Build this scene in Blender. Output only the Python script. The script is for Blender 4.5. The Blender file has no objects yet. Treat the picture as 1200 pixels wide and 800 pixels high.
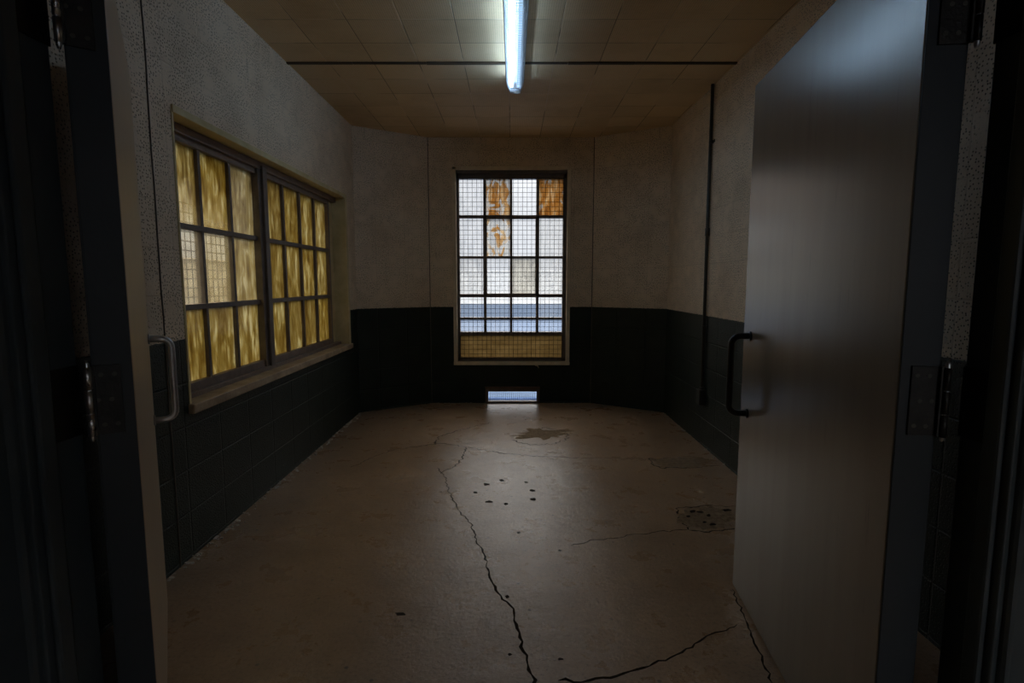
import bpy, bmesh, math, random
from mathutils import Vector, Matrix
rnd = random.Random(7)
SC = bpy.context.scene
COL = SC.collection
V = Vector

# ------------------------------------------------------------------ camera
CAM_H, F_PX, HOR = 1.30, 640.0, 70.0
PITCH = math.atan(HOR / F_PX)
cam = bpy.data.cameras.new('camera')
cam.sensor_width = 36.0
cam.lens = F_PX / 1200.0 * 36.0
cam.clip_start = 0.02
cam_o = bpy.data.objects.new('camera', cam)
COL.objects.link(cam_o)
cam_o.location = (0, 0, CAM_H)
cam_o.rotation_euler = (math.pi / 2 - PITCH, 0, 0)
SC.camera = cam_o
vs = SC.view_settings
vs.view_transform = 'Standard'; vs.look = 'None'; vs.gamma = 1.0; vs.use_curve_mapping = False
vs.exposure = 1.0
SC.cycles.use_denoising = True
SC.cycles.max_bounces = 14
SC.cycles.diffuse_bounces = 8
SC.cycles.glossy_bounces = 4
SC.cycles.transparent_max_bounces = 16
SC.cycles.sample_clamp_indirect = 4.0
SC.cycles.caustics_refractive = False

def floor_at(px, py, z=0.0):
    """measured spot on the floor -> metres"""
    cp, sp = math.cos(PITCH), math.sin(PITCH)
    a, b = (px - 600) / F_PX, (400 - py) / F_PX
    d = V((a, cp + b * sp, -sp + b * cp))
    t = (z - CAM_H) / d.z
    return V((d.x * t, d.y * t, z))

# ------------------------------------------------------------------ node helpers
def new_mat(name):
    m = bpy.data.materials.new(name); m.use_nodes = True
    nt = m.node_tree; nt.nodes.clear()
    out = nt.nodes.new('ShaderNodeOutputMaterial')
    return m, nt, out

class N:
    """tiny node-graph builder"""
    def __init__(s, nt): s.nt = nt
    def node(s, t, **kw):
        n = s.nt.nodes.new(t)
        for k, v in kw.items(): setattr(n, k, v)
        return n
    def put(s, sock, v):
        if v is None: return
        if hasattr(v, 'links') or isinstance(v, bpy.types.NodeSocket): s.nt.links.new(v, sock)
        else:
            if isinstance(v, (tuple, list)) and len(v) == 3 and sock.type == 'RGBA': v = (*v, 1)
            sock.default_value = v
    def math(s, op, a, b=None, c=None, clamp=False):
        n = s.node('ShaderNodeMath', operation=op, use_clamp=clamp)
        s.put(n.inputs[0], a); s.put(n.inputs[1], b)
        if c is not None: s.put(n.inputs[2], c)
        return n.outputs[0]
    def mix(s, f, a, b):
        n = s.node('ShaderNodeMix', data_type='RGBA')
        s.put(n.inputs[0], f); s.put(n.inputs[6], a); s.put(n.inputs[7], b)
        return n.outputs[2]
    def noise(s, vec, scale, detail=4, rough=.55, dist=0.0):
        n = s.node('ShaderNodeTexNoise')
        s.put(n.inputs['Vector'], vec); n.inputs['Scale'].default_value = scale
        n.inputs['Detail'].default_value = detail; n.inputs['Roughness'].default_value = rough
        n.inputs['Distortion'].default_value = dist
        return n.outputs['Fac']
    def vor(s, vec, scale, feature='F1', rand=1.0):
        n = s.node('ShaderNodeTexVoronoi', feature=feature, voronoi_dimensions='2D')
        s.put(n.inputs['Vector'], vec); n.inputs['Scale'].default_value = scale
        n.inputs['Randomness'].default_value = rand
        return n.outputs['Distance']
    def scale(s, vec, sc, loc=(0, 0, 0)):
        n = s.node('ShaderNodeMapping'); s.put(n.inputs[0], vec)
        n.inputs['Scale'].default_value = sc; n.inputs['Location'].default_value = loc
        return n.outputs[0]
    def step(s, x, lo, hi):
        n = s.node('ShaderNodeMapRange', interpolation_type='SMOOTHSTEP')
        s.put(n.inputs[0], x); n.inputs[1].default_value = lo; n.inputs[2].default_value = hi
        return n.outputs[0]
    def ramp(s, x, stops):
        n = s.node('ShaderNodeValToRGB'); s.put(n.inputs[0], x)
        e = n.color_ramp.elements
        while len(e) < len(stops): e.new(0.5)
        for k, (p, c) in enumerate(stops): e[k].position = p; e[k].color = (*c, 1)
        return n.outputs[0]
    def bump(s, h, strength=.5, dist=.01, normal=None):
        n = s.node('ShaderNodeBump'); s.put(n.inputs['Height'], h)
        n.inputs['Strength'].default_value = strength; n.inputs['Distance'].default_value = dist
        if normal is not None: s.put(n.inputs['Normal'], normal)
        return n.outputs[0]
    def bsdf(s, out, color, rough=.5, metal=0.0, normal=None, spec=.5):
        n = s.node('ShaderNodeBsdfPrincipled')
        s.put(n.inputs['Base Color'], color); s.put(n.inputs['Roughness'], rough)
        s.put(n.inputs['Metallic'], metal); n.inputs['Specular IOR Level'].default_value = spec
        if normal is not None: s.put(n.inputs['Normal'], normal)
        s.nt.links.new(n.outputs[0], out.inputs[0])
        return n

# ------------------------------------------------------------------ materials
M = {}
DADO = 1.035
def mat_wall():
    m, nt, out = new_mat('painted_block'); g = N(nt)
    uv = g.node('ShaderNodeTexCoord').outputs['UV']
    sep = g.node('ShaderNodeSeparateXYZ'); g.put(sep.inputs[0], uv)
    u, v = sep.outputs[0], sep.outputs[1]
    # stack-bond joints 0.305 x 0.2032
    def joint(x, size, off):
        f = g.math('FRACT', g.math('DIVIDE', g.math('ADD', x, off), size))
        d = g.math('MULTIPLY', g.math('ABSOLUTE', g.math('SUBTRACT', f, .5)), size)      # size/2 at joint
        return g.math('SUBTRACT', size / 2, d)                                           # distance to joint
    wob = g.math('MULTIPLY', g.math('SUBTRACT', g.noise(uv, 14, 3), .5), .006)
    jd = g.math('MINIMUM', g.math('ADD', joint(u, .305, 100 * .305 - .04), wob), g.math('ADD', joint(v, .2032, .2032 * 10 - .019), wob))
    groove = g.step(jd, .0015, .0065)
    pores = g.vor(g.scale(uv, (1, 1, 1)), 62, 'F1', .75)
    keep = g.step(g.noise(g.scale(uv, (1, 1, 1), (3, 7, 0)), 9, 3),  .33, .55)
    pit = g.math('MULTIPLY', g.step(pores, .25, .12), keep)
    fine = g.noise(uv, 90, 5)
    grime = g.noise(uv, 2.4, 5, .62)
    scuff = g.step(g.noise(g.scale(uv, (5, 1.6, 1), (1, 4, 0)), 2.2, 6, .7), .58, .74)
    cream = g.ramp(grime, [(.25, (.58, .45, .305)), (.5, (.75, .60, .42)), (.8, (.82, .67, .485))])
    cream = g.mix(g.math('MULTIPLY', scuff, .45), cream, (.22, .17, .125))
    cream = g.mix(g.math('MULTIPLY', pit, .85), cream, (.06, .05, .04))
    jl = g.math('MULTIPLY', g.math('SUBTRACT', 1, groove), .10)
    cream = g.mix(jl, cream, (.25, .2, .15))
    green = g.ramp(g.noise(uv, 5, 5), [(.3, (.009, .0155, .0095)), (.7, (.018, .026, .017))])
    chip = g.step(g.noise(g.scale(uv, (1, 1, 1), (9, 2, 0)), 26, 4, .6), .70, .75)
    nearfloor = g.step(v, .16, .0)
    green = g.mix(g.math('MULTIPLY', chip, nearfloor), green, (.42, .38, .32))
    edge = g.math('ADD', DADO, g.math('MULTIPLY', g.math('SUBTRACT', g.noise(uv, 30, 2), .5), .012))
    up = g.math('GREATER_THAN', v, edge)
    col = g.mix(up, green, cream)
    h = g.math('ADD', g.math('MULTIPLY', groove, g.math('SUBTRACT', 1.0, g.math('MULTIPLY', up, .72))), g.math('MULTIPLY', fine, .35))
    h = g.math('SUBTRACT', h, g.math('MULTIPLY', pit, .8))
    nrm = g.bump(h, .8, .006)
    rough = g.mix(up, (.50, .50, .50), (.62, .62, .62))
    g.bsdf(out, col, rough, 0, nrm, .4)
    return m
M['wall'] = mat_wall()

def mat_simple(name, c1, c2, rough=.5, metal=0.0, scale=8, bump=.15, spec=.5, stretch=(1, 1, 1), dist=.004):
    m, nt, out = new_mat(name); g = N(nt)
    o = g.scale(g.node('ShaderNodeTexCoord').outputs['Object'], stretch)
    f = g.noise(o, scale, 5, .6)
    col = g.ramp(f, [(.3, c1), (.7, c2)])
    g.bsdf(out, col, g.math('ADD', rough - .08, g.math('MULTIPLY', f, .16)), metal, g.bump(g.noise(o, scale * 7, 4), bump, dist), spec)
    return m

def mat_floor():
    m, nt, out = new_mat('worn_concrete'); g = N(nt)
    o = g.node('ShaderNodeTexCoord').outputs['Object']
    big = g.noise(o, 1.1, 6, .62)
    mid = g.noise(g.scale(o, (1, 1, 1), (4, 2, 0)), 5.0, 6, .65)
    fine = g.noise(o, 65, 6, .75)
    col = g.ramp(big, [(.28, (.285, .178, .096)), (.5, (.365, .236, .134)), (.74, (.43, .29, .178))])
    col = g.mix(g.math('MULTIPLY', g.step(mid, .40, .85), .45), col, (.15, .098, .060))
    col = g.mix(g.math('MULTIPLY', g.step(fine, .50, .66), .55), col, (.11, .075, .05))
    col = g.mix(g.math('MULTIPLY', g.step(fine, .46, .30), .28), col, (.55, .46, .36))
    spots = g.math('MULTIPLY', g.step(g.vor(o, 5.5), .055, .02), g.step(g.noise(g.scale(o, (1, 1, 1), (8, 8, 0)), 2), .5, .56))
    col = g.mix(g.math('MULTIPLY', spots, .8), col, (.05, .038, .03))
    rough = g.math('ADD', .22, g.math('MULTIPLY', mid, .13))
    h = g.math('ADD', g.math('MULTIPLY', mid, .8), g.math('MULTIPLY', fine, .30))
    g.bsdf(out, col, rough, 0, g.bump(h, .6, .010), .6)
    return m
M['floor'] = mat_floor()
M['spall'] = mat_simple('broken_concrete', (.20, .135, .085), (.44, .32, .20), .95, 0, 34, .9, 0.0, dist=.015)
M['crack_or_shadow'] = mat_simple('crack_dirt_and_shadow', (.018, .013, .009), (.035, .026, .019), .95, 0, 20, .3, 0.0)

def mat_ceiling():
    m, nt, out = new_mat('acoustic_tile'); g = N(nt)
    o = g.node('ShaderNodeTexCoord').outputs['Object']
    sep = g.node('ShaderNodeSeparateXYZ'); g.put(sep.inputs[0], o)
    def joint(x, off):
        f = g.math('FRACT', g.math('DIVIDE', g.math('ADD', x, off), .305))
        return g.math('MULTIPLY', g.math('SUBTRACT', .5, g.math('ABSOLUTE', g.math('SUBTRACT', f, .5))), .305)
    jx = joint(sep.outputs[0], 30.5 + .02); jy = joint(sep.outputs[1], 30.5 - 3.87 + 13 * .305)
    j = g.math('MINIMUM', jx, jy)
    gro = g.step(j, .0008, .0045)
    holes = g.vor(o, 80, 'F1', .1)
    hole = g.step(holes, .30, .2)
    dirt = g.noise(o, 1.6, 6, .65)
    tile = g.node('ShaderNodeTexWhiteNoise', noise_dimensions='2D')
    fl = g.node('ShaderNodeVectorMath', operation='FLOOR')
    g.put(fl.inputs[0], g.scale(o, (1 / .305, 1 / .305, 0), (.0656, -.689, 0)))
    g.put(tile.inputs['Vector'], fl.outputs[0])
    col = g.ramp(dirt, [(.28, (.64, .46, .25)), (.52, (.80, .60, .345)), (.78, (.86, .67, .42))])
    col = g.mix(g.math('MULTIPLY', tile.outputs['Value'], .22), col, (.30, .20, .11))
    col = g.mix(g.math('MULTIPLY', hole, .35), col, (.16, .11, .07))
    lite = g.step(g.noise(g.scale(o, (1, 1, 1), (5, 1, 0)), 1.4, 3), .46, .54)
    col = g.mix(g.math('MULTIPLY', g.math('SUBTRACT', 1, gro), .85), col, g.mix(lite, (.16, .105, .06), (.72, .56, .38)))
    g.bsdf(out, col, .6, 0, g.bump(g.math('SUBTRACT', gro, g.math('MULTIPLY', hole, .3)), .5, .004), .35)
    return m
M['ceiling'] = mat_ceiling()

def mat_door(name, r0, met, warm=(1, 1, 1)):
    m, nt, out = new_mat(name); g = N(nt)
    o = g.node('ShaderNodeTexCoord').outputs['Object']
    st = g.noise(g.scale(o, (9, 9, .7)), 1.6, 5, .6)
    fine = g.noise(o, 160, 4)
    scr = g.step(g.noise(g.scale(o, (16, 16, 1.2), (3, 1, 0)), 2.5, 5, .7), .60, .76)
    col = g.ramp(st, [(.3, (.285, .25, .20)), (.7, (.315, .28, .225))])
    col = g.mix(g.math('MULTIPLY', scr, .35), col, (.10, .095, .088))
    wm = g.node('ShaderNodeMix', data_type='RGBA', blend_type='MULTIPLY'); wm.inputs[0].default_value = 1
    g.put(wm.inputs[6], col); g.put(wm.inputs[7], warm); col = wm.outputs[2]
    rough = g.math('ADD', r0, g.math('MULTIPLY', fine, .06))
    g.bsdf(out, col, rough, met, g.bump(g.math('ADD', g.math('MULTIPLY', fine, .5), g.math('MULTIPLY', st, .25)), .10, .003), .6)
    return m
M['door'] = mat_door('grey_door_paint', .22, .32)
M['door_tan'] = mat_door('tan_grey_door_paint', .38, .1, (1.75, 1.5, 1.2))  # lighter, tan-tinted version of the door paint
M['door_edge'] = mat_simple('dark_navy_paint', (.010, .017, .024), (.017, .026, .034), .5, 0, 5, .2)
M['frame_paint'] = mat_simple('dark_frame_paint', (.040, .054, .064), (.070, .088, .098), .42, 0, 4, .2)
M['hall'] = mat_simple('dark_hall_paint', (.020, .024, .026), (.035, .040, .042), .7, 0, 3, .3)
M['hall_plaster'] = mat_simple('grey_hall_plaster', (.26, .27, .28), (.33, .34, .35), .8, 0, 3, .3)
M['steel'] = mat_simple('brown_window_steel', (.15, .105, .075), (.24, .175, .13), .5, .1, 12, .3)
M['mullion'] = mat_simple('mullion_steel', (.10, .078, .062), (.17, .134, .108), .5, .1, 12, .3)
M['reveal'] = mat_simple('ochre_reveal_paint', (.50, .39, .18), (.72, .58, .31), .55, 0, 6, .35)
M['sill'] = mat_simple('tan_sill_plaster', (.26, .18, .105), (.50, .37, .23), .65, 0, 9, .6)
M['plaster'] = mat_simple('pale_plaster_edge', (.66, .55, .38), (.82, .70, .50), .7, 0, 14, .5)
M['wire'] = mat_simple('dark_mesh_wire', (.03, .022, .016), (.06, .045, .034), .6, .3, 20, .1)
M['hinge'] = mat_simple('black_hinge_steel', (.012, .012, .012), (.040, .038, .036), .42, .6, 18, .3)
M['pin'] = mat_simple('worn_bright_steel', (.45, .47, .50), (.75, .77, .80), .28, 1.0, 22, .2)
M['chrome'] = mat_simple('pull_steel', (.42, .42, .43), (.55, .55, .56), .36, .9, 22, .1)
M['black'] = mat_simple('black_pull_paint', (.014, .014, .015), (.028, .028, .030), .32, 0, 14, .1)
M['conduit'] = mat_simple('conduit_paint', (.040, .038, .032), (.080, .074, .062), .45, .2, 16, .2)
M['batten'] = mat_simple('dark_wood_strip', (.030, .018, .010), (.10, .065, .036), .7, 0, 10, .5, stretch=(.3, 3, 3))
M['white_metal'] = mat_simple('grey_white_enamel', (.30, .31, .33), (.40, .41, .43), .35, 0, 6, .05)
M['guard'] = mat_simple('galvanised_wire', (.45, .47, .50), (.62, .64, .66), .35, .8, 12, .05)
M['chips'] = mat_simple('flaked_paint', (.45, .40, .33), (.70, .64, .55), .8, 0, 40, .3)
M['asphalt'] = mat_simple('asphalt', (.016, .024, .039), (.022, .032, .052), .95, 0, 3, .3, 0.0)
M['pavement'] = mat_simple('outdoor_concrete', (.036, .052, .085), (.050, .070, .11), .95, 0, 2, .3, 0.0)
M['yard_wall'] = mat_simple('yard_wall_render', (.16, .13, .085), (.22, .185, .13), .8, 0, 3, .3)
M['far_wall'] = mat_simple('pale_outdoor_wall', (.32, .33, .34), (.40, .41, .42), .8, 0, .6, .2)

def mat_tube(name, col, s):
    m, nt, out = new_mat(name); g = N(nt)
    e = g.node('ShaderNodeEmission'); e.inputs[0].default_value = (*col, 1); e.inputs[1].default_value = s
    nt.links.new(e.outputs[0], out.inputs[0]); return m
M['tube'] = mat_tube('lit_tube', (.44, .68, 1.0), 17)
M['tube_weak'] = mat_tube('weak_tube', (.45, .70, 1.0), .5)

def mat_pane():
    """dirty painted glass; object properties: clear (see-through share), amber (paint tint), low (extra clearness towards the pane's foot)"""
    m, nt, out = new_mat('streaked_painted_glass'); g = N(nt)
    o = g.node('ShaderNodeTexCoord').outputs['Object']
    info = g.node('ShaderNodeObjectInfo')
    sh = g.node('ShaderNodeVectorMath', operation='SCALE'); sh.inputs[0].default_value = (37, 23, 51)
    g.put(sh.inputs['Scale'], info.outputs['Random'])
    def at(n):
        a = g.node('ShaderNodeAttribute', attribute_type='OBJECT', attribute_name=n); return a.outputs['Fac']
    ad = g.node('ShaderNodeVectorMath', operation='ADD'); g.put(ad.inputs[0], o); g.put(ad.inputs[1], sh.outputs[0])
    p = ad.outputs[0]
    brush = g.noise(g.scale(p, (22, 22, 3.6)), 1.0, 6, .62, 1.1)
    swirl = g.noise(g.scale(p, (9, 9, 4.0)), 1.0, 5, .6, 1.6)
    sep = g.node('ShaderNodeSeparateXYZ'); g.put(sep.inputs[0], o)
    fineb = g.noise(g.scale(p, (70, 70, 7)), 1.0, 4, .6, .4)
    f = g.math('ADD', g.math('MULTIPLY', brush, .62), g.math('MULTIPLY', swirl, .58))
    f = g.math('SUBTRACT', g.math('ADD', f, g.math('MULTIPLY', fineb, .35)), .275)
    paint = g.ramp(f, [(.27, (.14, .082, .012)), (.41, (.275, .195, .048)), (.54, (.40, .32, .12)), (.67, (.64, .60, .40))])
    orange = g.ramp(f, [(.35, (.22, .098, .016)), (.5, (.40, .215, .045)), (.65, (.55, .45, .30))])
    amber = at('amber'); rust = at('rust')
    patch = g.step(g.math('ADD', swirl, g.math('SUBTRACT', rust, 1.0)), -.06, .03)
    patch = g.math('MULTIPLY', patch, g.math('GREATER_THAN', rust, .01))
    white = g.ramp(f, [(.3, (.22, .24, .27)), (.6, (.36, .37, .385))])
    col = g.mix(amber, white, paint)
    col = g.mix(patch, col, orange)
    low = g.math('MULTIPLY', at('low'), g.step(sep.outputs[2], .10, -.22))
    clear = g.math('ADD', g.math('ADD', at('clear'), low), g.math('MULTIPLY', g.math('SUBTRACT', f, .5), g.math('ADD', .25, g.math('MULTIPLY', amber, .85))))
    clear = g.math('MULTIPLY', clear, g.math('SUBTRACT', 1, g.math('MULTIPLY', patch, .75)))
    clear = g.math('MINIMUM', g.math('MAXIMUM', clear, .03), .93)
    tl = g.node('ShaderNodeBsdfTranslucent'); g.put(tl.inputs[0], col)
    df = g.node('ShaderNodeBsdfDiffuse'); g.put(df.inputs[0], col)
    tr = g.node('ShaderNodeBsdfTransparent'); g.put(tr.inputs[0], g.mix(g.math('MULTIPLY', amber, .7), (.96, .97, .98), (.90, .80, .55)))
    gl = g.node('ShaderNodeBsdfGlossy'); gl.inputs['Roughness'].default_value = .12
    def mixs(fac, a, b):
        n = g.node('ShaderNodeMixShader'); g.put(n.inputs[0], fac)
        nt.links.new(a.outputs[0], n.inputs[1]); nt.links.new(b.outputs[0], n.inputs[2]); return n
    s = mixs(.25, tl, df)
    s = mixs(clear, s, tr)
    fr = g.node('ShaderNodeFresnel'); fr.inputs[0].default_value = 1.35
    s = mixs(g.math('MULTIPLY', fr.outputs[0], .5), s, gl)
    nt.links.new(s.outputs[0], out.inputs[0])
    return m
M['pane'] = mat_pane()

# ------------------------------------------------------------------ mesh helpers
class MB:
    def __init__(s): s.bm = bmesh.new(); s.uv = s.bm.loops.layers.uv.new('UVMap')
    def hexa(s, c):
        """c: 8 corners, bottom ring then top ring"""
        v = [s.bm.verts.new(p) for p in c]
        fs = []
        for f in ((3, 2, 1, 0), (4, 5, 6, 7), (0, 1, 5, 4), (1, 2, 6, 5), (2, 3, 7, 6), (3, 0, 4, 7)):
            fs.append(s.bm.faces.new([v[i] for i in f]))
        return fs
    def box(s, a, b, bev=0.0, mat=None):
        x0, y0, z0 = a; x1, y1, z1 = b
        c = [(x0, y0, z0), (x1, y0, z0), (x1, y1, z0), (x0, y1, z0), (x0, y0, z1), (x1, y0, z1), (x1, y1, z1), (x0, y1, z1)]
        fs = s.hexa([V(p) for p in c])
        if bev > 0:
            es = {e for f in fs for e in f.edges}
            bmesh.ops.bevel(s.bm, geom=list(es), offset=bev, segments=2, affect='EDGES', profile=.5, clamp_overlap=True)
    def tube(s, pts, r, n=10, caps=True):
        pts = [V(p) for p in pts]
        rings = []
        up = None
        for i, p in enumerate(pts):
            t = (pts[min(i + 1, len(pts) - 1)] - pts[max(i - 1, 0)]).normalized()
            if up is None:
                up = V((0, 0, 1)) if abs(t.z) < .9 else V((1, 0, 0))
            a = t.cross(up).normalized(); b = a.cross(t).normalized(); up = b
            rr = r[i] if isinstance(r, (list, tuple)) else r
            rings.append([s.bm.verts.new(p + a * math.cos(k * 2 * math.pi / n) * rr + b * math.sin(k * 2 * math.pi / n) * rr) for k in range(n)])
        for r0, r1 in zip(rings, rings[1:]):
            for k in range(n):
                f = s.bm.faces.new((r0[k], r0[(k + 1) % n], r1[(k + 1) % n], r1[k])); f.smooth = True
        if caps:
            s.bm.faces.new(list(reversed(rings[0]))); s.bm.faces.new(rings[-1])
    def prism(s, poly, d):
        """poly: list of 3-D points (planar), d: extrusion vector"""
        d = V(d)
        a = [s.bm.verts.new(V(p)) for p in poly]; b = [s.bm.verts.new(V(p) + d) for p in poly]
        s.bm.faces.new(list(reversed(a))); s.bm.faces.new(b)
        n = len(poly)
        for k in range(n): s.bm.faces.new((a[k], a[(k + 1) % n], b[(k + 1) % n], b[k]))
    def build(s, name, mat, parent=None, mw=None):
        bmesh.ops.recalc_face_normals(s.bm, faces=s.bm.faces)
        me = bpy.data.meshes.new(name); s.bm.to_mesh(me); s.bm.free()
        me.materials.append(mat)
        o = bpy.data.objects.new(name, me); COL.objects.link(o)
        if mw is not None: o.matrix_basis = mw
        if parent is not None: o.parent = parent
        return o

def tag(o, label=None, cat=None, group=None, kind=None):
    if label: o['label'] = label
    if cat: o['category'] = cat
    if group: o['group'] = group
    if kind: o['kind'] = kind
    return o
def empty(name, loc=(0, 0, 0), rz=0.0):
    o = bpy.data.objects.new(name, None); COL.objects.link(o)
    o.location = loc; o.rotation_euler = (0, 0, rz); o.empty_display_size = .1
    return o
def struct(o, label, cat): return tag(o, label, cat, None, 'structure')

# ------------------------------------------------------------------ room shell
H = 2.77
XL, XR = -1.52, 1.52
YB = 5.79
CL, CR = (-1.52, 5.36), (1.52, 5.36)       # where side walls turn into the angled walls
BL, BR = (-.865, YB), (.845, YB)           # where the angled walls meet the back wall
YF0, YF1 = 1.04, 1.155                     # entry wall

def wall(name, p0, p1, th, holes=(), z0=0.0, z1=H, e0=0.0, e1=0.0, side=1, label='', cat='wall', mat='wall', u0=0.0):
    p0, p1 = V((*p0, 0)), V((*p1, 0))
    d = (p1 - p0); L = d.length; d.normalize()
    n = V((-d.y, d.x, 0)) * side                       # away from the room
    us = sorted({-e0, L + e1, *[h[0] for h in holes], *[h[1] for h in holes]})
    zs = sorted({z0, z1, *[h[2] for h in holes], *[h[3] for h in holes]})
    mb = MB()
    def solid(i, j):
        if not (0 <= i < len(us) - 1 and 0 <= j < len(zs) - 1): return False
        uc, zc = (us[i] + us[i + 1]) / 2, (zs[j] + zs[j + 1]) / 2
        return not any(h[0] < uc < h[1] and h[2] < zc < h[3] for h in holes)
    cache = {}
    def vert(i, j, k):
        if (i, j, k) not in cache:
            cache[i, j, k] = mb.bm.verts.new(p0 + d * us[i] + n * (th * k) + V((0, 0, zs[j])))
        return cache[i, j, k]
    uvof = {}
    def face(keys):
        f = mb.bm.faces.new([vert(*k) for k in keys])
        for lp, k in zip(f.loops, keys): lp[mb.uv].uv = (us[k[0]] + u0 + k[2] * th * .0, zs[k[1]])
    for i in range(len(us) - 1):
        for j in range(len(zs) - 1):
            if not solid(i, j): continue
            face([(i, j, 0), (i + 1, j, 0), (i + 1, j + 1, 0), (i, j + 1, 0)])
            face([(i, j, 1), (i, j + 1, 1), (i + 1, j + 1, 1), (i + 1, j, 1)])
            if not solid(i - 1, j): face([(i, j, 0), (i, j + 1, 0), (i, j + 1, 1), (i, j, 1)])
            if not solid(i + 1, j): face([(i + 1, j, 0), (i + 1, j, 1), (i + 1, j + 1, 1), (i + 1, j + 1, 0)])
            if not solid(i, j - 1): face([(i, j, 0), (i, j, 1), (i + 1, j, 1), (i + 1, j, 0)])
            if not solid(i, j + 1): face([(i, j + 1, 0), (i + 1, j + 1, 0), (i + 1, j + 1, 1), (i, j + 1, 1)])
    o = mb.build(name, M[mat])
    return struct(o, label, cat)

TH = .24
# window openings
LW = dict(y0=2.53, y1=5.06, z0=.715, z1=2.065)
BW = dict(x0=-.592, x1=.585, z0=.438, z1=2.458)
VENT = dict(x0=-.275, x1=.285, z0=.0, z1=.165)

wall('wall_left', (XL, YF1 - .11), CL, TH, [(LW['y0'] - YF1 + .11, LW['y1'] - YF1 + .11, LW['z0'], LW['z1'])], e0=.1,
     label='block side wall, cream above dark green, with the wide amber-paned window', u0=YF1 - .11)
wall('wall_right', (XR, YF1 - .11), CR, TH, side=-1, e0=.1, label='block side wall, cream above dark green, carrying the vertical conduit', u0=YF1 - .11)
wall('wall_back', BL, BR, TH, [(BW['x0'] - BL[0], BW['x1'] - BL[0], BW['z0'], BW['z1']), (VENT['x0'] - BL[0], VENT['x1'] - BL[0], VENT['z0'], VENT['z1'])],
     label='end wall facing the doorway, with the mesh window and floor vent', u0=BL[0])
wall('wall_back_left', CL, BL, TH, e0=.16, e1=.16, label='narrow angled wall between the amber window wall and the end wall', u0=4.1)
wall('wall_back_right', CR, BR, TH, side=-1, e0=.16, e1=.16, label='narrow angled wall between the conduit wall and the end wall', u0=4.1)
# entry wall with the double doorway
JL, JR = -.94, .97                 # clear opening between the jambs
FR = .05                           # frame profile
HD = 2.11
HX = 2.6
wall('wall_front', (-HX, YF1), (HX, YF1), YF1 - YF0, [(JL - FR + HX, JR + FR + HX, 0, HD + FR)], side=-1, label='dark entry wall around the double doorway', mat='hall')

# hall (where the camera stands)
HY = -2.6
hw0, hw1, hz0, hz1 = 1.3, 2.5, .8, 2.6
wall('wall_hall_rear', (-HX, HY), (HX, HY), .2, [(hw0 + HX, hw1 + HX, hz0, hz1)], side=-1, e0=.2, e1=.2, label='dark rear wall of the hall behind the doorway', mat='hall_plaster')
wall('wall_hall_left', (-HX, HY), (-HX, YF1), .2, side=1, label='dark hall side wall on the amber window side', mat='hall_plaster')
wall('wall_hall_right', (HX, HY), (HX, YF1), .2, side=-1, label='dark hall side wall on the conduit side', mat='hall_plaster')

def slab(name, mat, z0, z1, label, cat):
    mb = MB()
    poly = [(-HX - .2, HY - .2), (HX + .2, HY - .2), (HX + .2, YF1), (XR + TH, YF1), (XR + TH, CR[1] + .06), (BR[0] + .1, YB + TH), (BL[0] - .1, YB + TH), (XL - TH, CL[1] + .06), (XL - TH, YF1), (-HX - .2, YF1)]
    mb.prism([(x, y, z0) for x, y in poly], (0, 0, z1 - z0))
    return struct(mb.build(name, M[mat]), label, cat)
floor = slab('floor', 'floor', -.12, 0.0, 'worn brown concrete floor with long wandering cracks', 'floor')
ceiling = slab('ceiling', 'ceiling', H, H + .15, 'brownish square acoustic tile ceiling', 'ceiling')

# --- cracks, a painted door shadow, bolt holes, broken patches of the floor
def crack_or_shadow(pts, w0, w1, seed, jag=.012):
    r = random.Random(seed)
    P = [floor_at(*p) for p in pts]
    fine = []
    for a, b in zip(P, P[1:]):
        n = max(2, int((b - a).length / .022))
        t = (b - a).normalized(); s = V((-t.y, t.x, 0))
        for k in range(n): fine.append(a.lerp(b, k / n) + s * r.uniform(-jag, jag) * (0 if k == 0 else 1))
    fine.append(P[-1])
    bm = MB()
    prev = None
    for i, p in enumerate(fine):
        q0, q1 = fine[max(0, i - 1)], fine[min(len(fine) - 1, i + 1)]
        t = (q1 - q0).normalized(); s = V((-t.y, t.x, 0))
        f = i / (len(fine) - 1)
        w = (w0 + (w1 - w0) * f) * r.uniform(.45, 1.35) * .5
        if i in (0, len(fine) - 1): w *= .2
        cur = [bm.bm.verts.new(p + s * w + V((0, 0, .0004))), bm.bm.verts.new(p - s * w + V((0, 0, .0004))),
               bm.bm.verts.new(p - s * w * 1.05 + V((0, 0, -.004))), bm.bm.verts.new(p + s * w * 1.05 + V((0, 0, -.004)))]
        if prev:
            for k in range(4): bm.bm.faces.new((prev[k], prev[(k + 1) % 4], cur[(k + 1) % 4], cur[k]))
        prev = cur
    return bm.build('crack_or_shadow', M['crack_or_shadow'], floor)
Z = lambda L: [(180 + x * .6, 460 + y * .6) for x, y in L]
crack_or_shadow(Z([(553, 146), (570, 165), (575, 190), (590, 215), (600, 235), (620, 255), (630, 290), (648, 320), (655, 355), (668, 385), (690, 408), (704, 430), (710, 460), (722, 505), (738, 550), (748, 585)]), .006, .011, 1, .009)
crack_or_shadow(Z([(790, 562), (850, 562), (905, 553), (945, 540), (1000, 523), (1040, 500), (1080, 475), (1140, 452)]), .010, .005, 2, .009)
crack_or_shadow(Z([(612, 106), (680, 118), (760, 125), (860, 128), (1000, 131)]), .011, .008, 3)
crack_or_shadow(Z([(805, 298), (870, 287), (950, 276), (1045, 266)]), .006, .009, 4)
crack_or_shadow(Z([(550, 100), (558, 85), (600, 72), (660, 58)]), .014, .008, 5)
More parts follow.
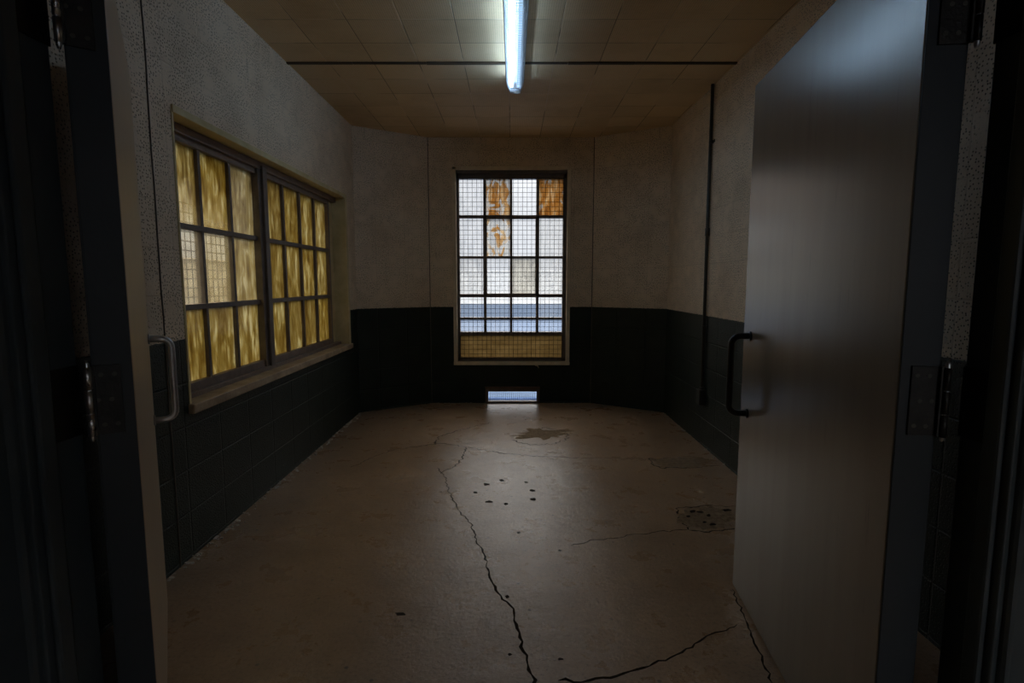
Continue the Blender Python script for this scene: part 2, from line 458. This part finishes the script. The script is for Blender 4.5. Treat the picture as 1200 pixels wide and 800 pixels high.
crack_or_shadow(Z([(385, 146), (430, 125), (470, 111), (520, 104), (560, 99), (612, 106)]), .007, .012, 6)
crack_or_shadow(Z([(612, 106), (604, 128), (585, 145), (560, 158)]), .014, .007, 7)
crack_or_shadow([(858, 690), (880, 740), (905, 800)], .005, .008, 8, .006)  # shadow at the foot of the right leaf, drawn as a dark line

crack_or_shadow(Z([(1045, 268), (1030, 248), (1020, 226), (1075, 220), (1140, 222)]), .012, .008, 9)
crack_or_shadow(Z([(1045, 268), (1085, 272), (1138, 264)]), .012, .008, 10)
crack_or_shadow(Z([(1000, 131), (968, 128), (975, 140), (990, 147), (1050, 146), (1108, 142)]), .014, .008, 11)
crack_or_shadow(Z([(700, 92), (735, 102), (780, 100), (812, 88), (800, 74), (760, 68), (720, 76)]), .012, .006, 12, .02)

def blob(name, cx, cy, rx, ry, seed, mat, z=.0006, n=22, jit=.3):
    c = floor_at(cx, cy); r = random.Random(seed)
    ex = floor_at(cx + rx, cy) - c; ey = floor_at(cx, cy - ry) - c
    poly = []
    for k in range(n):
        a = 2 * math.pi * k / n; s = 1 + r.uniform(-jit, jit)
        poly.append(c + (ex * math.cos(a) + ey * math.sin(a)) * s + V((0, 0, -.004)))
    mb = MB(); mb.prism(poly, (0, 0, .004 + z))
    return mb.build(name, M[mat], floor)
for k, (x, y, rx, ry) in enumerate([(650, 179, 6, 2.4), (680, 171, 5, 2.2), (728, 175, 4, 2), (740, 191, 6, 2.4), (740, 208, 7, 2.6), (688, 217, 5, 2.6), (655, 213, 7, 2.4), (628, 195, 4.5, 2.2), (713, 273, 4, 2), (793, 308, 4, 1.8), (482, 432, 10, 3.5), (691, 398, 4, 3), (696, 511, 4, 2.5), (795, 520, 5, 2.2)]):
    px, py = 180 + x * .6, 460 + y * .6
    blob('bolt_hole' if k < 10 else 'pit', px, py, rx * .6, ry * .6, 40 + k, 'crack_or_shadow', .0005, 12, .28)
blob('broken_patch', 637, 508, 30, 6, 71, 'spall', .0005, 40, .42)
blob('broken_patch', 800, 541, 38, 6, 72, 'spall', .0005, 40, .25)
pt = floor_at(827, 606)
blob('broken_patch', 829, 606, 33, 13, 73, 'spall', .0005, 44, .16)
for k in range(7):
    blob('pit', 829 + rnd.uniform(-24, 24), 606 + rnd.uniform(-9, 9), rnd.uniform(2, 6), rnd.uniform(1, 2.2), 90 + k, 'crack_or_shadow', .001, 9, .3)

# ------------------------------------------------------------------ trims of the shell
mb = MB()
x = XL
r2 = random.Random(3)
while x < XR - .01:                                     # dark strip across the ceiling, in lengths with rough edges
    L = min(r2.uniform(.35, .75), XR - x)
    a = r2.uniform(-.003, .003)
    mb.box((x, 3.87 - .014 + a, H - .009 + a), (x + L - .002, 3.87 + .014 + a, H + .002), .002)
    x += L
struct(mb.build('trim_1', M['batten']), 'dark thin strip crossing the tiled ceiling', 'ceiling trim')

# window surround of the amber window: thin ochre boards lining the opening, and the sill
y0, y1, z0, z1 = LW['y0'], LW['y1'], LW['z0'], LW['z1']
mb = MB()
b = .012
mb.box((XL - TH + .02, y0, z1 - b), (XL + .010, y1, z1 + .022), .003)
mb.box((XL - TH + .02, y1 - b, z0), (XL + .010, y1 + .040, z1 + .022), .003)
mb.box((XL - TH + .02, y0 - .004, z0), (XL + .004, y0 + b, z1), .003)
struct(mb.build('trim_2', M['reveal']), 'ochre painted lining around the amber window', 'window trim')
mb = MB()
mb.box((XL - TH + .02, y0 - .012, z0 - .035), (XL + .028, y1 + .05, z0 + .012), .006)
struct(mb.build('trim_3', M['sill']), 'tan plaster sill under the amber window', 'window sill')
# end window: pale plaster edge
x0, x1, zz0, zz1 = BW['x0'], BW['x1'], BW['z0'], BW['z1']
mb = MB()
mb.box((x0 - .028, YB - .010, zz0), (x0 + .010, YB + .16, zz1 + .020), .003)
mb.box((x1 - .010, YB - .010, zz0), (x1 + .028, YB + .16, zz1 + .020), .003)
mb.box((x0 - .028, YB - .010, zz1 - .010), (x1 + .028, YB + .16, zz1 + .026), .003)
mb.box((x0 - .030, YB - .018, zz0 - .024), (x1 + .030, YB + .16, zz0 + .010), .004)
mb.tube([(.262, YB - .012, zz0 - .012), (.268, YB - .012, zz0 - .028), (.280, YB - .006, zz0 - .042), (.286, YB - .004, zz0 - .058)], [.010, .008, .006, .002], 8)
mb.tube([(.240, YB - .012, zz0 - .016), (.252, YB - .010, zz0 - .026), (.270, YB - .010, zz0 - .030)], [.004, .006, .004], 8)
struct(mb.build('trim_4', M['plaster']), 'pale plaster edge and dripping sill around the mesh window', 'window trim')

# ------------------------------------------------------------------ window_1: amber panes in steel
GX = XL - .125
def bars_yz(mb, y0, y1, z0, z1, d0, d1, bev=.003): mb.box((GX - d0, y0, z0), (GX + d1, y1, z1), bev)
w1 = empty('window_1', (GX, (y0 + y1) / 2, z0))
struct(w1, 'wide steel window of streaked amber panes in the block side wall', 'window')
par = w1
def wbuild(mb, name, mat, par_, loc):
    o = mb.build(name, mat, par_); o.matrix_parent_inverse = Matrix.Translation(-par_.location); return o
ycols = [2.60, 2.915, 3.225, 3.535]
ycols2 = [3.655, 3.965, 4.27, 4.575, 4.885]
gz0, gz1 = .785, 1.985
zr = [gz0, 1.172, 1.575, gz1]
mb = MB()
fy0, fy1 = y0 + .012, y1 - .012
bars_yz(mb, fy0, ycols[0] + .006, z0 + .01, z1 - .01, .03, .022)
bars_yz(mb, ycols2[-1] - .006, ycols2[-1] + .032, z0 + .01, z1 - .01, .03, .030)
bars_yz(mb, fy0, ycols2[-1] + .03, gz1 - .008, gz1 + .03, .03, .028)
bars_yz(mb, fy0, fy1, gz1 + .025, z1 - .01, .05, .050)
bars_yz(mb, fy0, ycols2[-1] + .03, z0 + .01, gz0 + .008, .03, .032)
bars_yz(mb, fy0, fy1, z0 + .01, z0 + .035, .05, .060)
wbuild(mb, 'frame', M['steel'], w1, None)
mb = MB()
bars_yz(mb, ycols2[-1] + .034, fy1, z0 + .03, z1 - .03, .05, .012)
wbuild(mb, 'jamb_board', M['reveal'], w1, None)
mb = MB()
bars_yz(mb, ycols[-1] - .006, ycols2[0] + .006, z0 + .03, z1 - .03, .03, .045)
bars_yz(mb, ycols[-1] + .03, ycols2[0] - .03, z0 + .03, z1 - .03, .03, .062)
wbuild(mb, 'mullion', M['mullion'], w1, None)
for cs in (ycols, ycols2):
    for yy in cs[1:-1]:
        mb = MB(); bars_yz(mb, yy - .013, yy + .013, gz0 - .01, gz1 + .01, .02, .022); wbuild(mb, 'glazing_bar', M['mullion'], w1, None)
    for zz in zr[1:-1]:
        mb = MB(); bars_yz(mb, cs[0] - .01, cs[-1] + .01, zz - .014, zz + .014, .018, .024); wbuild(mb, 'glazing_bar', M['mullion'], w1, None)
def pane(par_, cx, cy, cz, hx, hz, axis, clear, amber, low=0.0, rust=0.0):
    mb = MB()
    if axis == 'y': mb.box((-.0025, -hx, -hz), (.0025, hx, hz))
    else: mb.box((-hx, -.0025, -hz), (hx, .0025, hz))
    o = mb.build('pane', M['pane'], par_)
    o.location = V((cx, cy, cz)) - par_.location
    o['clear'] = float(clear); o['amber'] = float(amber); o['low'] = float(low); o['rust'] = float(rust)
    return o
CLR = {(0, 2): (.08, .9, .6), (1, 2): (.05, 1, .45), (2, 2): (.16, .75, .05), (0, 1): (.80, .6, 0), (1, 1): (.70, .8, 0), (2, 1): (.25, .85, 0),
       (0, 0): (.06, .95, 0), (1, 0): (.04, .95, 0), (2, 0): (.05, .95, 0)}
for gi, cs in enumerate((ycols, ycols2)):
    for i in range(len(cs) - 1):
        for j in range(3):
            c, a, l = CLR.get((i, j), (.03, 1, 0)) if gi == 0 else (.02 + rnd.uniform(-.05, .05), rnd.uniform(.88, 1), 0)
            pane(w1, GX, (cs[i] + cs[i + 1]) / 2, (zr[j] + zr[j + 1]) / 2, (cs[i + 1] - cs[i]) / 2 - .004, (zr[j + 1] - zr[j]) / 2 - .004, 'y', c, a, l)
def mesh_grid(name, par_, fixed, u0, u1, z0_, z1_, pitch, r, axis):
    mb = MB()
    def pt(u, z, o): return (fixed + o, u, z) if axis == 'y' else (u, fixed + o, z)
    n = int(round((u1 - u0) / pitch))
    for k in range(n + 1):
        u = u0 + (u1 - u0) * k / n; mb.tube([pt(u, z0_, 0), pt(u, z1_, 0)], r, 5)
    n = int(round((z1_ - z0_) / pitch))
    for k in range(n + 1):
        z = z0_ + (z1_ - z0_) * k / n; mb.tube([pt(u0, z, r * 1.6), pt(u1, z, r * 1.6)], r, 5)
    return wbuild(mb, name, M['wire'], par_, None)
mesh_grid('wire_mesh', w1, GX - .075, y0 + .03, y1 - .03, z0 + .01, z1 - .01, .05, .0032, 'y')

# ------------------------------------------------------------------ window_2: end window
GY = YB + .10
w2 = empty('window_2', ((x0 + x1) / 2, GY, zz0))
struct(w2, 'tall steel window with wire mesh in the end wall', 'window')
def bars_xz(mb, xa, xb, za, zb, d0, d1, bev=.003): mb.box((xa, GY - d0, za), (xb, GY + d1, zb), bev)
# column / row limits read at the glass plane
cz = lambda py: CAM_H + GY * math.tan(math.atan((400 - py) / F_PX) - PITCH)
def cx(px, py=320):
    z = cz(py) - CAM_H; zc = GY * math.cos(PITCH) - z * math.sin(PITCH); return (px - 600) / F_PX * zc
xs = [cx(p) for p in (538.5, 568.3, 599.0, 629.8, 659.5)]
zrow = [cz(p) for p in (209.5, 254, 301.5, 346.3, 373, 390.5, 419)]
mb = MB()
fx0, fx1 = x0 + .010, x1 - .010
bars_xz(mb, fx0, xs[0] + .006, zz0 + .01, zz1 - .01, .045, .03)
bars_xz(mb, xs[-1] - .006, fx1, zz0 + .01, zz1 - .01, .045, .03)
bars_xz(mb, fx0, fx1, zrow[0] - .006, zz1 - .01, .045, .03)
bars_xz(mb, fx0, fx1, zz0 + .01, zrow[-1] + .006, .045, .03)
bars_xz(mb, fx0, fx1, zz1 - .04, zz1 - .01, .075, .03)
wbuild(mb, 'frame', M['mullion'], w2, None)
for xx in xs[1:-1]:
    for a, b_ in ((0, 1), (3, 5)):
        mb = MB(); bars_xz(mb, xx - .013, xx + .013, zrow[b_] - .008, zrow[a] + .008, .022, .016); wbuild(mb, 'glazing_bar', M['steel'], w2, None)
for k, hh in ((1, .016), (3, .018), (4, .013), (5, .018)):
    mb = MB(); bars_xz(mb, xs[0] - .008, xs[-1] + .008, zrow[k] - hh, zrow[k] + hh, .026, .018); wbuild(mb, 'glazing_bar', M['steel'], w2, None)
for a, b_ in ((0, 1), (3, 4)):
    mb = MB(); bars_xz(mb, xs[a] - .008, xs[b_] + .008, zrow[2] - .013, zrow[2] + .013, .022, .016); wbuild(mb, 'glazing_bar', M['steel'], w2, None)
# hinged middle sash over the two inner columns
mb = MB()
sx0, sx1, sz0, sz1 = xs[1], xs[3], zrow[3], zrow[1]
sw = .024
bars_xz(mb, sx0 - .016, sx0 + sw, sz0, sz1, .038, .02); bars_xz(mb, sx1 - sw, sx1 + .016, sz0, sz1, .038, .02)
bars_xz(mb, sx0 - .016, sx1 + .016, sz1 - sw, sz1 + .006, .038, .02); bars_xz(mb, sx0 - .016, sx1 + .016, sz0 - .006, sz0 + sw, .038, .02)
bars_xz(mb, (sx0 + sx1) / 2 - .013, (sx0 + sx1) / 2 + .013, sz0, sz1, .03, .018)
bars_xz(mb, sx0, sx1, zrow[2] - .013, zrow[2] + .013, .03, .018)
wbuild(mb, 'sash', M['steel'], w2, None)
B = {(0, 0): (.72, 0, 0), (1, 0): (.40, .15, .52), (2, 0): (.86, 0, 0), (3, 0): (.35, .25, .62),
     (0, 1): (.74, 0, 0), (1, 1): (.55, .10, .44), (2, 1): (.90, 0, 0), (3, 1): (.72, .05, 0),
     (0, 2): (.60, .04, 0), (1, 2): (.72, 0, 0), (2, 2): (.42, .22, 0), (3, 2): (.66, .05, 0),
     (0, 3): (.88, 0, 0), (1, 3): (.90, 0, 0), (2, 3): (.95, 0, 0), (3, 3): (.84, 0, 0),
     (0, 4): (.70, 0, 0), (1, 4): (.74, 0, 0), (2, 4): (.82, 0, 0), (3, 4): (.78, 0, 0)}
for (i, j), (c, a, r_) in B.items():
    pane(w2, (xs[i] + xs[i + 1]) / 2, GY, (zrow[j] + zrow[j + 1]) / 2, (xs[i + 1] - xs[i]) / 2 - .004, (zrow[j] - zrow[j + 1]) / 2 - .004, 'x', c, a, 0, r_)
o = pane(w2, (xs[0] + xs[4]) / 2, GY, (zrow[5] + zrow[6]) / 2, (xs[4] - xs[0]) / 2 + .004, (zrow[5] - zrow[6]) / 2 - .002, 'x', -.3, .9, 0, 0)
o['label'] = 'wide brown painted bottom pane'
pm, pnt, pout = new_mat('brown_film_glass'); pg = N(pnt)
pc = pg.ramp(pg.noise(pg.scale(pg.node('ShaderNodeTexCoord').outputs['Object'], (3, 3, 9)), 2.0, 5), [(.3, (.14, .108, .060)), (.7, (.195, .155, .092))])
pt_ = pg.node('ShaderNodeBsdfTranslucent'); pg.put(pt_.inputs[0], pc)
pnt.links.new(pt_.outputs[0], pout.inputs[0])
o.data.materials.clear(); o.data.materials.append(pm)
mesh_grid('wire_mesh', w2, GY - .055, xs[0] + .002, xs[-1] - .002, zrow[-1] + .002, zrow[0] - .002, .0485, .0021, 'x')

# ------------------------------------------------------------------ floor vent
vent = empty('floor_vent', ((VENT['x0'] + VENT['x1']) / 2, YB, 0))
tag(vent, 'low rectangular vent with a fine grille at the foot of the end wall', 'vent')
vx0, vx1, vz1 = VENT['x0'], VENT['x1'], VENT['z1']
mb = MB()
t = .018
mb.box((vx0 - .012, YB - .012, .001), (vx0 + t, YB + .05, vz1 + .012), .003)
mb.box((vx1 - t, YB - .012, .001), (vx1 + .012, YB + .05, vz1 + .012), .003)
mb.box((vx0 - .012, YB - .012, .001), (vx1 + .012, YB + .05, .020), .003)
mb.box((vx0 + t, YB + .015, vz1 - .045), (vx1 - t, YB + .05, vz1), .003)
wbuild(mb, 'vent_frame', M['steel'], vent, None)
mb = MB()
mb.box((vx0 - .014, YB - .018, vz1 - .006), (vx1 + .014, YB + .012, vz1 + .014), .003)
wbuild(mb, 'top_rail', mat_simple('reddish_vent_rail', (.13, .07, .035), (.20, .115, .06), .5, .1, 12, .3), vent, None)
mb = MB()
mb.box((vx0 + .002, YB + .05, .001), (vx1 - .002, YB + TH + .02, .006), .001)
wbuild(mb, 'blue_light_plate', mat_simple('daylight_blue', (.040, .065, .135), (.055, .088, .18), .95, 0, 8, .2, 0.0), vent, None)  # added plate; the blue daylight in the vent is put into its colour
mesh_grid('grille', vent, YB + .03, vx0 + t, vx1 - t, .02, vz1 - .045, .021, .0016, 'x')

# ------------------------------------------------------------------ door frame
mb = MB()
yj0L, yj1L, yj0R, yj1R = YF0 - .012, 1.168, YF0 - .012, 1.156
for s, xj, yb in ((-1, JL, yj1L), (1, JR, yj1R)):
    o_ = xj + s * (FR - .002)
    mb.box((min(xj, o_), YF0 - .012, 0.0), (max(xj, o_), yb, HD + FR - .002), .004)                 # jamb
    c0, c1 = xj + s * .012, xj + s * (FR + .05)
    mb.box((min(c0, c1), YF0 - .030, 0.0), (max(c0, c1), YF0 + .0, HD + .10), .010)                  # rounded casing on the hall side
    st0 = xj - s * .014
    mb.box((min(st0, xj), YF0 + .004, 0.0), (max(st0, xj), YF0 + .045, HD), .006)                  # stop bead
mb.box((JL - .01, YF0 - .012, HD), (JR + .01, 1.16, HD + FR - .002), .004)
mb.box((JL - FR, YF0 - .030, HD + .012), (JR + FR, YF0, HD + .10), .010)
trim = mb.build('trim_5', M['frame_paint'])
struct(trim, 'dark painted steel frame of the double doorway', 'door frame')

# ------------------------------------------------------------------ the two door leaves
DW_, DT, DH = 1.055, .080, 2.06
def pull(mb, x, s, za, zb, out, r):
    # a D-shaped tube pull standing off the leaf's room face (local y = 0, outwards = -s*y)
    c = .035
    pts = [(x, .012 * s, za), (x, -s * (out - c), za)]
    for k in range(1, 7):
        a = k / 6 * math.pi / 2
        pts.append((x, -s * (out - c + c * math.sin(a)), za - c + c * math.cos(a)))
    for k in range(0, 7):
        a = k / 6 * math.pi / 2
        pts.append((x, -s * (out - c + c * math.cos(a)), zb + c - c * math.sin(a)))
    pts.append((x, .012 * s, zb))
    mb.tube(pts, r, 12)
def door(name, P, dirv, s, label, leaf_len, pull_mat, hx, DT):
    a = math.atan2(dirv[1], dirv[0])
    d = empty(name, (P[0], P[1], 0), a)
    struct(d, label, 'door')
    bx = lambda m_, x0_, x1_, y0_, y1_, z0_, z1_, bev: m_.box((x0_, min(s * y0_, s * y1_), z0_), (x1_, max(s * y0_, s * y1_), z1_), bev)
    m_ = MB(); bx(m_, .004, leaf_len, 0, DT, .008, DH, .003); leaf = m_.build('door_leaf', M['door_tan' if s > 0 else 'door'], d)
    m_ = MB(); bx(m_, 0, .006, .0015, DT - .0015, .010, DH - .002, .001); m_.build('hinge_edge', M['door_edge'], d)
    # outer face skin, hall-side colour
    m_ = MB(); bx(m_, .002, leaf_len - .002, DT - .004, DT + .002, .010, DH - .002, .001); m_.build('outer_skin', M['door_edge'], d)
    m_ = MB(); pull(m_, hx, s, 1.087, .777, .072, .0125)
    h = m_.build('pull_handle', pull_mat, d)
    for z_ in (1.087, .777):
        m_ = MB(); m_.tube([(hx, -s * .0, z_), (hx, -s * .006, z_)], .019, 14); m_.build('rose', pull_mat, h)
    inv = (Matrix.Translation((P[0], P[1], 0)) @ Matrix.Rotation(a, 4, 'Z')).inverted()
    jx = JL if s > 0 else JR
    jy = yj1L if s > 0 else yj1R
    jin = 1 if s > 0 else -1
    for zc in (1.045, 1.85, .22):
        z0_, z1_ = zc - .076, zc + .076
        m_ = MB()
        bx(m_, -.004, .001, .022, DT, z0_, z1_, .001)                         # plate on the leaf's edge
        pin = V((-.012, s * (DT + .008), 0))
        bx(m_, -.012, -.004, DT - .004, DT + .006, z0_, z1_, .001)
        hb = m_.build('hinge', M['hinge'], d)
        # plate on the jamb, in world axes carried into the door's own
        m_ = MB()
        m_.box((min(jx, jx + jin * .004), jy - .075, z0_), (max(jx, jx + jin * .004), jy, z1_), .001)
        m_.bm.transform(inv)
        m_.build('jamb_plate', M['hinge'], hb)
        for k in range(3):                                                    # knuckles with gaps
            m_ = MB(); za_, zb_ = z0_ + k * .051, z0_ + k * .051 + .048
            m_.tube([(pin.x, pin.y, za_), (pin.x, pin.y, zb_)], .0075, 12); m_.build('knuckle', M['pin' if s > 0 else 'hinge'], hb)
        m_ = MB(); m_.tube([(pin.x, pin.y, z0_ - .012), (pin.x, pin.y, z0_ - .006), (pin.x, pin.y, z1_ + .006), (pin.x, pin.y, z1_ + .012)], [.003, .0052, .0052, .003], 10)
        m_.build('hinge_pin', M['pin'], hb)
        for zs_ in (-.055, 0, .055):
            for yy in (.034, .058):
                m_ = MB(); yq = yy + (.008 if zs_ == 0 else 0)
                m_.tube([(-.0046, s * yq, zc + zs_), (-.003, s * yq, zc + zs_)], .0048, 10); m_.build('screw', M['conduit'], hb)
    return d
def unit(x, y): l = math.hypot(x, y); return (x / l, y / l)
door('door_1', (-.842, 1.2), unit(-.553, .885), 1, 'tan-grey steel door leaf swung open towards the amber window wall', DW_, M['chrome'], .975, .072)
door('door_2', (.836, 1.163), unit(.113, 1.06), -1, 'grey steel door leaf with black pull swung open towards the conduit wall', 1.07, M['black'], .985, .080)

# ------------------------------------------------------------------ conduit on the right wall
cd = empty('conduit', (XR - .016, 4.25, .33))
tag(cd, 'dark vertical conduit pipe with an outlet box on the block side wall', 'conduit')
mb = MB(); mb.tube([(XR - .018, 4.27, H - .002), (XR - .018, 4.27, 1.70), (XR - .018, 4.255, .45)], .0125, 12); wbuild(mb, 'pipe', M['conduit'], cd, None)
for z_ in (1.68, 2.35, .95):
    mb = MB()
    if z_ == 1.68: mb.tube([(XR - .018, 4.265, z_ - .03), (XR - .018, 4.265, z_ + .03)], .0175, 12); wbuild(mb, 'coupling', M['conduit'], cd, None)
    else:
        mb.box((XR - .006, 4.225, z_ - .01), (XR + .0, 4.305, z_ + .01), .001); mb.tube([(XR - .018, 4.262, z_ - .01), (XR - .018, 4.262, z_ + .01)], .0155, 12); wbuild(mb, 'strap', M['conduit'], cd, None)
mb = MB(); mb.box((XR - .050, 4.215, .335), (XR - .001, 4.295, .455), .006); bxo = wbuild(mb, 'outlet_box', M['conduit'], cd, None)
mb = MB(); mb.box((XR - .054, 4.220, .345), (XR - .049, 4.290, .445), .002)
cv = mb.build('cover_plate', M['steel'], bxo)
cv.matrix_parent_inverse = Matrix.Translation(-cd.location)
mb = MB(); mb.tube([(XR - .018, 4.255, .45), (XR - .018, 4.255, .475)], .018, 12); wbuild(mb, 'connector', M['conduit'], cd, None)

# joint line on the amber-window wall (thin caulk strip from floor to ceiling)
mb = MB(); r3 = random.Random(5)
pts = [(XL + .001, 2.375 + r3.uniform(-.003, .003), k * H / 24) for k in range(25)]
mb.tube(pts, .0038, 8)
struct(mb.build('trim_6', mat_simple('joint_dirt_and_corner_shade', (.07, .055, .045), (.16, .13, .10), .8, 0, 9, .3)), 'thin dark vertical joint beside the amber window', 'wall joint')

for k_, (p_, nm_) in enumerate(((BL, 'trim_7'), (BR, 'trim_8'))):  # dark tubes deepen the corner seams, standing in for corner shade
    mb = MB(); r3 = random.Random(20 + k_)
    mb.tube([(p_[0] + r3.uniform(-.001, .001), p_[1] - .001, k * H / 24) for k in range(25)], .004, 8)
    struct(mb.build(nm_, bpy.data.materials['joint_dirt_and_corner_shade']), 'thin dark corner seam with painted shade ' + ('on the amber window side' if k_ == 0 else 'on the conduit side') + ' of the end wall', 'wall joint')

# ------------------------------------------------------------------ fluorescent light
LX, LY0, LY1 = .022, 2.835, 4.13
lt = empty('ceiling_light', (LX, (LY0 + LY1) / 2, H - .10))
tag(lt, 'long fluorescent ceiling light inside a wire guard', 'ceiling light')
mb = MB()
mb.prism([(LX - .050, LY0, H - .0005), (LX - .050, LY0, H - .030), (LX - .030, LY0, H - .046), (LX + .030, LY0, H - .046), (LX + .050, LY0, H - .030), (LX + .050, LY0, H - .0005)], (0, LY1 - LY0, 0))
wbuild(mb, 'housing', M['white_metal'], lt, None)
for dx, mt, nm in ((-.026, 'tube', 'lit tube'), (.026, 'tube_weak', 'dim tube')):
    mb = MB(); mb.tube([(LX + dx, LY0 + .035, H - .068), (LX + dx, LY1 - .035, H - .068)], .013, 14)
    o = wbuild(mb, 'tube', M[mt], lt, None); o['label'] = nm
    for yy in (LY0 + .018, LY1 - .018):
        mb = MB(); mb.box((LX + dx - .014, yy - .010, H - .086), (LX + dx + .014, yy + .010, H - .045), .003); wbuild(mb, 'lamp_holder', M['white_metal'], lt, None)
mb = MB()
def prof(y, e=0.0): return [(LX - .066 + e, y, H - .004), (LX - .060 + e, y, H - .050), (LX - .034, y, H - .106), (LX + .034, y, H - .106), (LX + .060 - e, y, H - .050), (LX + .066 - e, y, H - .004)]
n = 46
for k in range(n + 1):
    mb.tube(prof(LY0 - .01 + (LY1 - LY0 + .03) * k / n), .0013, 5)
P0, P1 = prof(LY0 - .01), prof(LY1 + .02)
def along(i, f):
    a = V(P0[i]).lerp(V(P0[i + 1]), f); b_ = V(P1[i]).lerp(V(P1[i + 1]), f); mb.tube([a, b_], .0016, 5)
for i, f in ((0, .0), (0, .5), (1, 0), (1, .33), (1, .66), (2, 0), (2, .5), (2, 1), (3, .33), (3, .66), (3, 1), (4, .5), (4, 1)): along(i, f)
for yy in (LY1 + .02, LY0 - .01):
    for f in (.3, .6):
        q = prof(yy); mb.tube([V(q[1]).lerp(V(q[2]), f), V(q[4]).lerp(V(q[3]), f)], .0014, 5)
wbuild(mb, 'wire_guard', M['guard'], lt, None)

# ------------------------------------------------------------------ flakes at the wall foot
mb = MB(); r4 = random.Random(11)
for k in range(230):
    side = r4.random()
    if side < .62: x_, y_ = XL + abs(r4.gauss(0, .022)) + .003, r4.uniform(2.2, 5.3)
    elif side < .86: x_, y_ = XR - abs(r4.gauss(0, .018)) - .003, r4.uniform(3.3, 5.3)
    else: x_, y_ = r4.uniform(-.8, .8), YB - abs(r4.gauss(0, .012)) - .02
    s_ = r4.uniform(.004, .015); a_ = r4.uniform(0, 6.28); n_ = r4.choice((4, 5))
    mb.prism([(x_ + s_ * math.cos(a_ + q * 6.283 / n_) * r4.uniform(.6, 1), y_ + s_ * math.sin(a_ + q * 6.283 / n_) * r4.uniform(.6, 1), .0003) for q in range(n_)], (r4.uniform(-.002, .002), r4.uniform(-.002, .002), r4.uniform(.002, .008)))
tag(mb.build('paint_flakes', M['chips']), 'pale paint flakes scattered along the foot of the block walls', 'flakes', None, 'stuff')

# ------------------------------------------------------------------ unseen hall window, added to light the jambs and door gap
wh = empty('fill_window', ((hw0 + hw1) / 2, HY - .1, hz0))
struct(wh, 'unseen window added in the hall rear wall to light the doorway', 'window')
mb = MB()
for a, b_ in (((hw0, hz0), (hw0 + .04, hz1)), ((hw1 - .04, hz0), (hw1, hz1)), ((hw0, hz0), (hw1, hz0 + .04)), ((hw0, hz1 - .04), (hw1, hz1)), (((hw0 + hw1) / 2 - .015, hz0), ((hw0 + hw1) / 2 + .015, hz1))):
    mb.box((a[0], HY - .13, a[1]), (b_[0], HY - .07, b_[1]), .003)
wbuild(mb, 'frame', M['mullion'], wh, None)
pane(wh, (hw0 + hw1) / 2, HY - .1, (hz0 + hz1) / 2, (hw1 - hw0) / 2 - .02, (hz1 - hz0) / 2 - .02, 'x', 1.2, 0)

# ------------------------------------------------------------------ outdoors
mb = MB(); mb.box((-40, -30, -.62), (40, 20, -.14))
struct(mb.build('ground', M['pavement']), 'pale concrete ground outside the windows', 'ground')
mb = MB(); mb.box((-40, 20.0, -.62), (40, 42, -.14))
struct(mb.build('road', M['asphalt']), 'blue-grey asphalt beyond the mesh window', 'road')
mb = MB(); mb.box((-40, 36.0, -.14), (40, 36.4, 1.9)); mb.box((-40, 35.95, 1.9), (40, 36.45, 2.0), .02)
struct(mb.build('boundary_wall', M['far_wall']), 'pale wall far beyond the mesh window', 'outdoor wall')
mb = MB(); mb.box((-5.4, 2.0, -.14), (-5.2, 14.0, 1.62)); mb.box((-5.43, 2.0, 1.62), (-5.17, 14.0, 1.68), .01)
struct(mb.build('yard_wall', M['yard_wall']), 'low tan yard wall outside the amber window', 'outdoor wall')

# ------------------------------------------------------------------ sky
w = bpy.data.worlds.new('sky'); SC.world = w; w.use_nodes = True
nt = w.node_tree; nt.nodes.clear(); g = N(nt)
tc = g.node('ShaderNodeTexCoord').outputs['Generated']
sp = g.node('ShaderNodeSeparateXYZ'); g.put(sp.inputs[0], tc)
f = g.step(sp.outputs[2], -.05, .8)
cl = g.noise(tc, 2.2, 5, .6)
colr = g.mix(f, (.93, .95, 1.0), (1.0, .95, .86))
colr = g.mix(g.step(cl, .42, .62), colr, (1.0, .98, .95))
bg = g.node('ShaderNodeBackground'); g.put(bg.inputs[0], colr)
# sky far brighter overhead than an overcast one, raised unseen to brighten the room
g.put(bg.inputs[1], g.math('ADD', .50, g.math('MULTIPLY', g.step(sp.outputs[2], .10, .8), 6.0)))
wo = g.node('ShaderNodeOutputWorld'); nt.links.new(bg.outputs[0], wo.inputs[0])
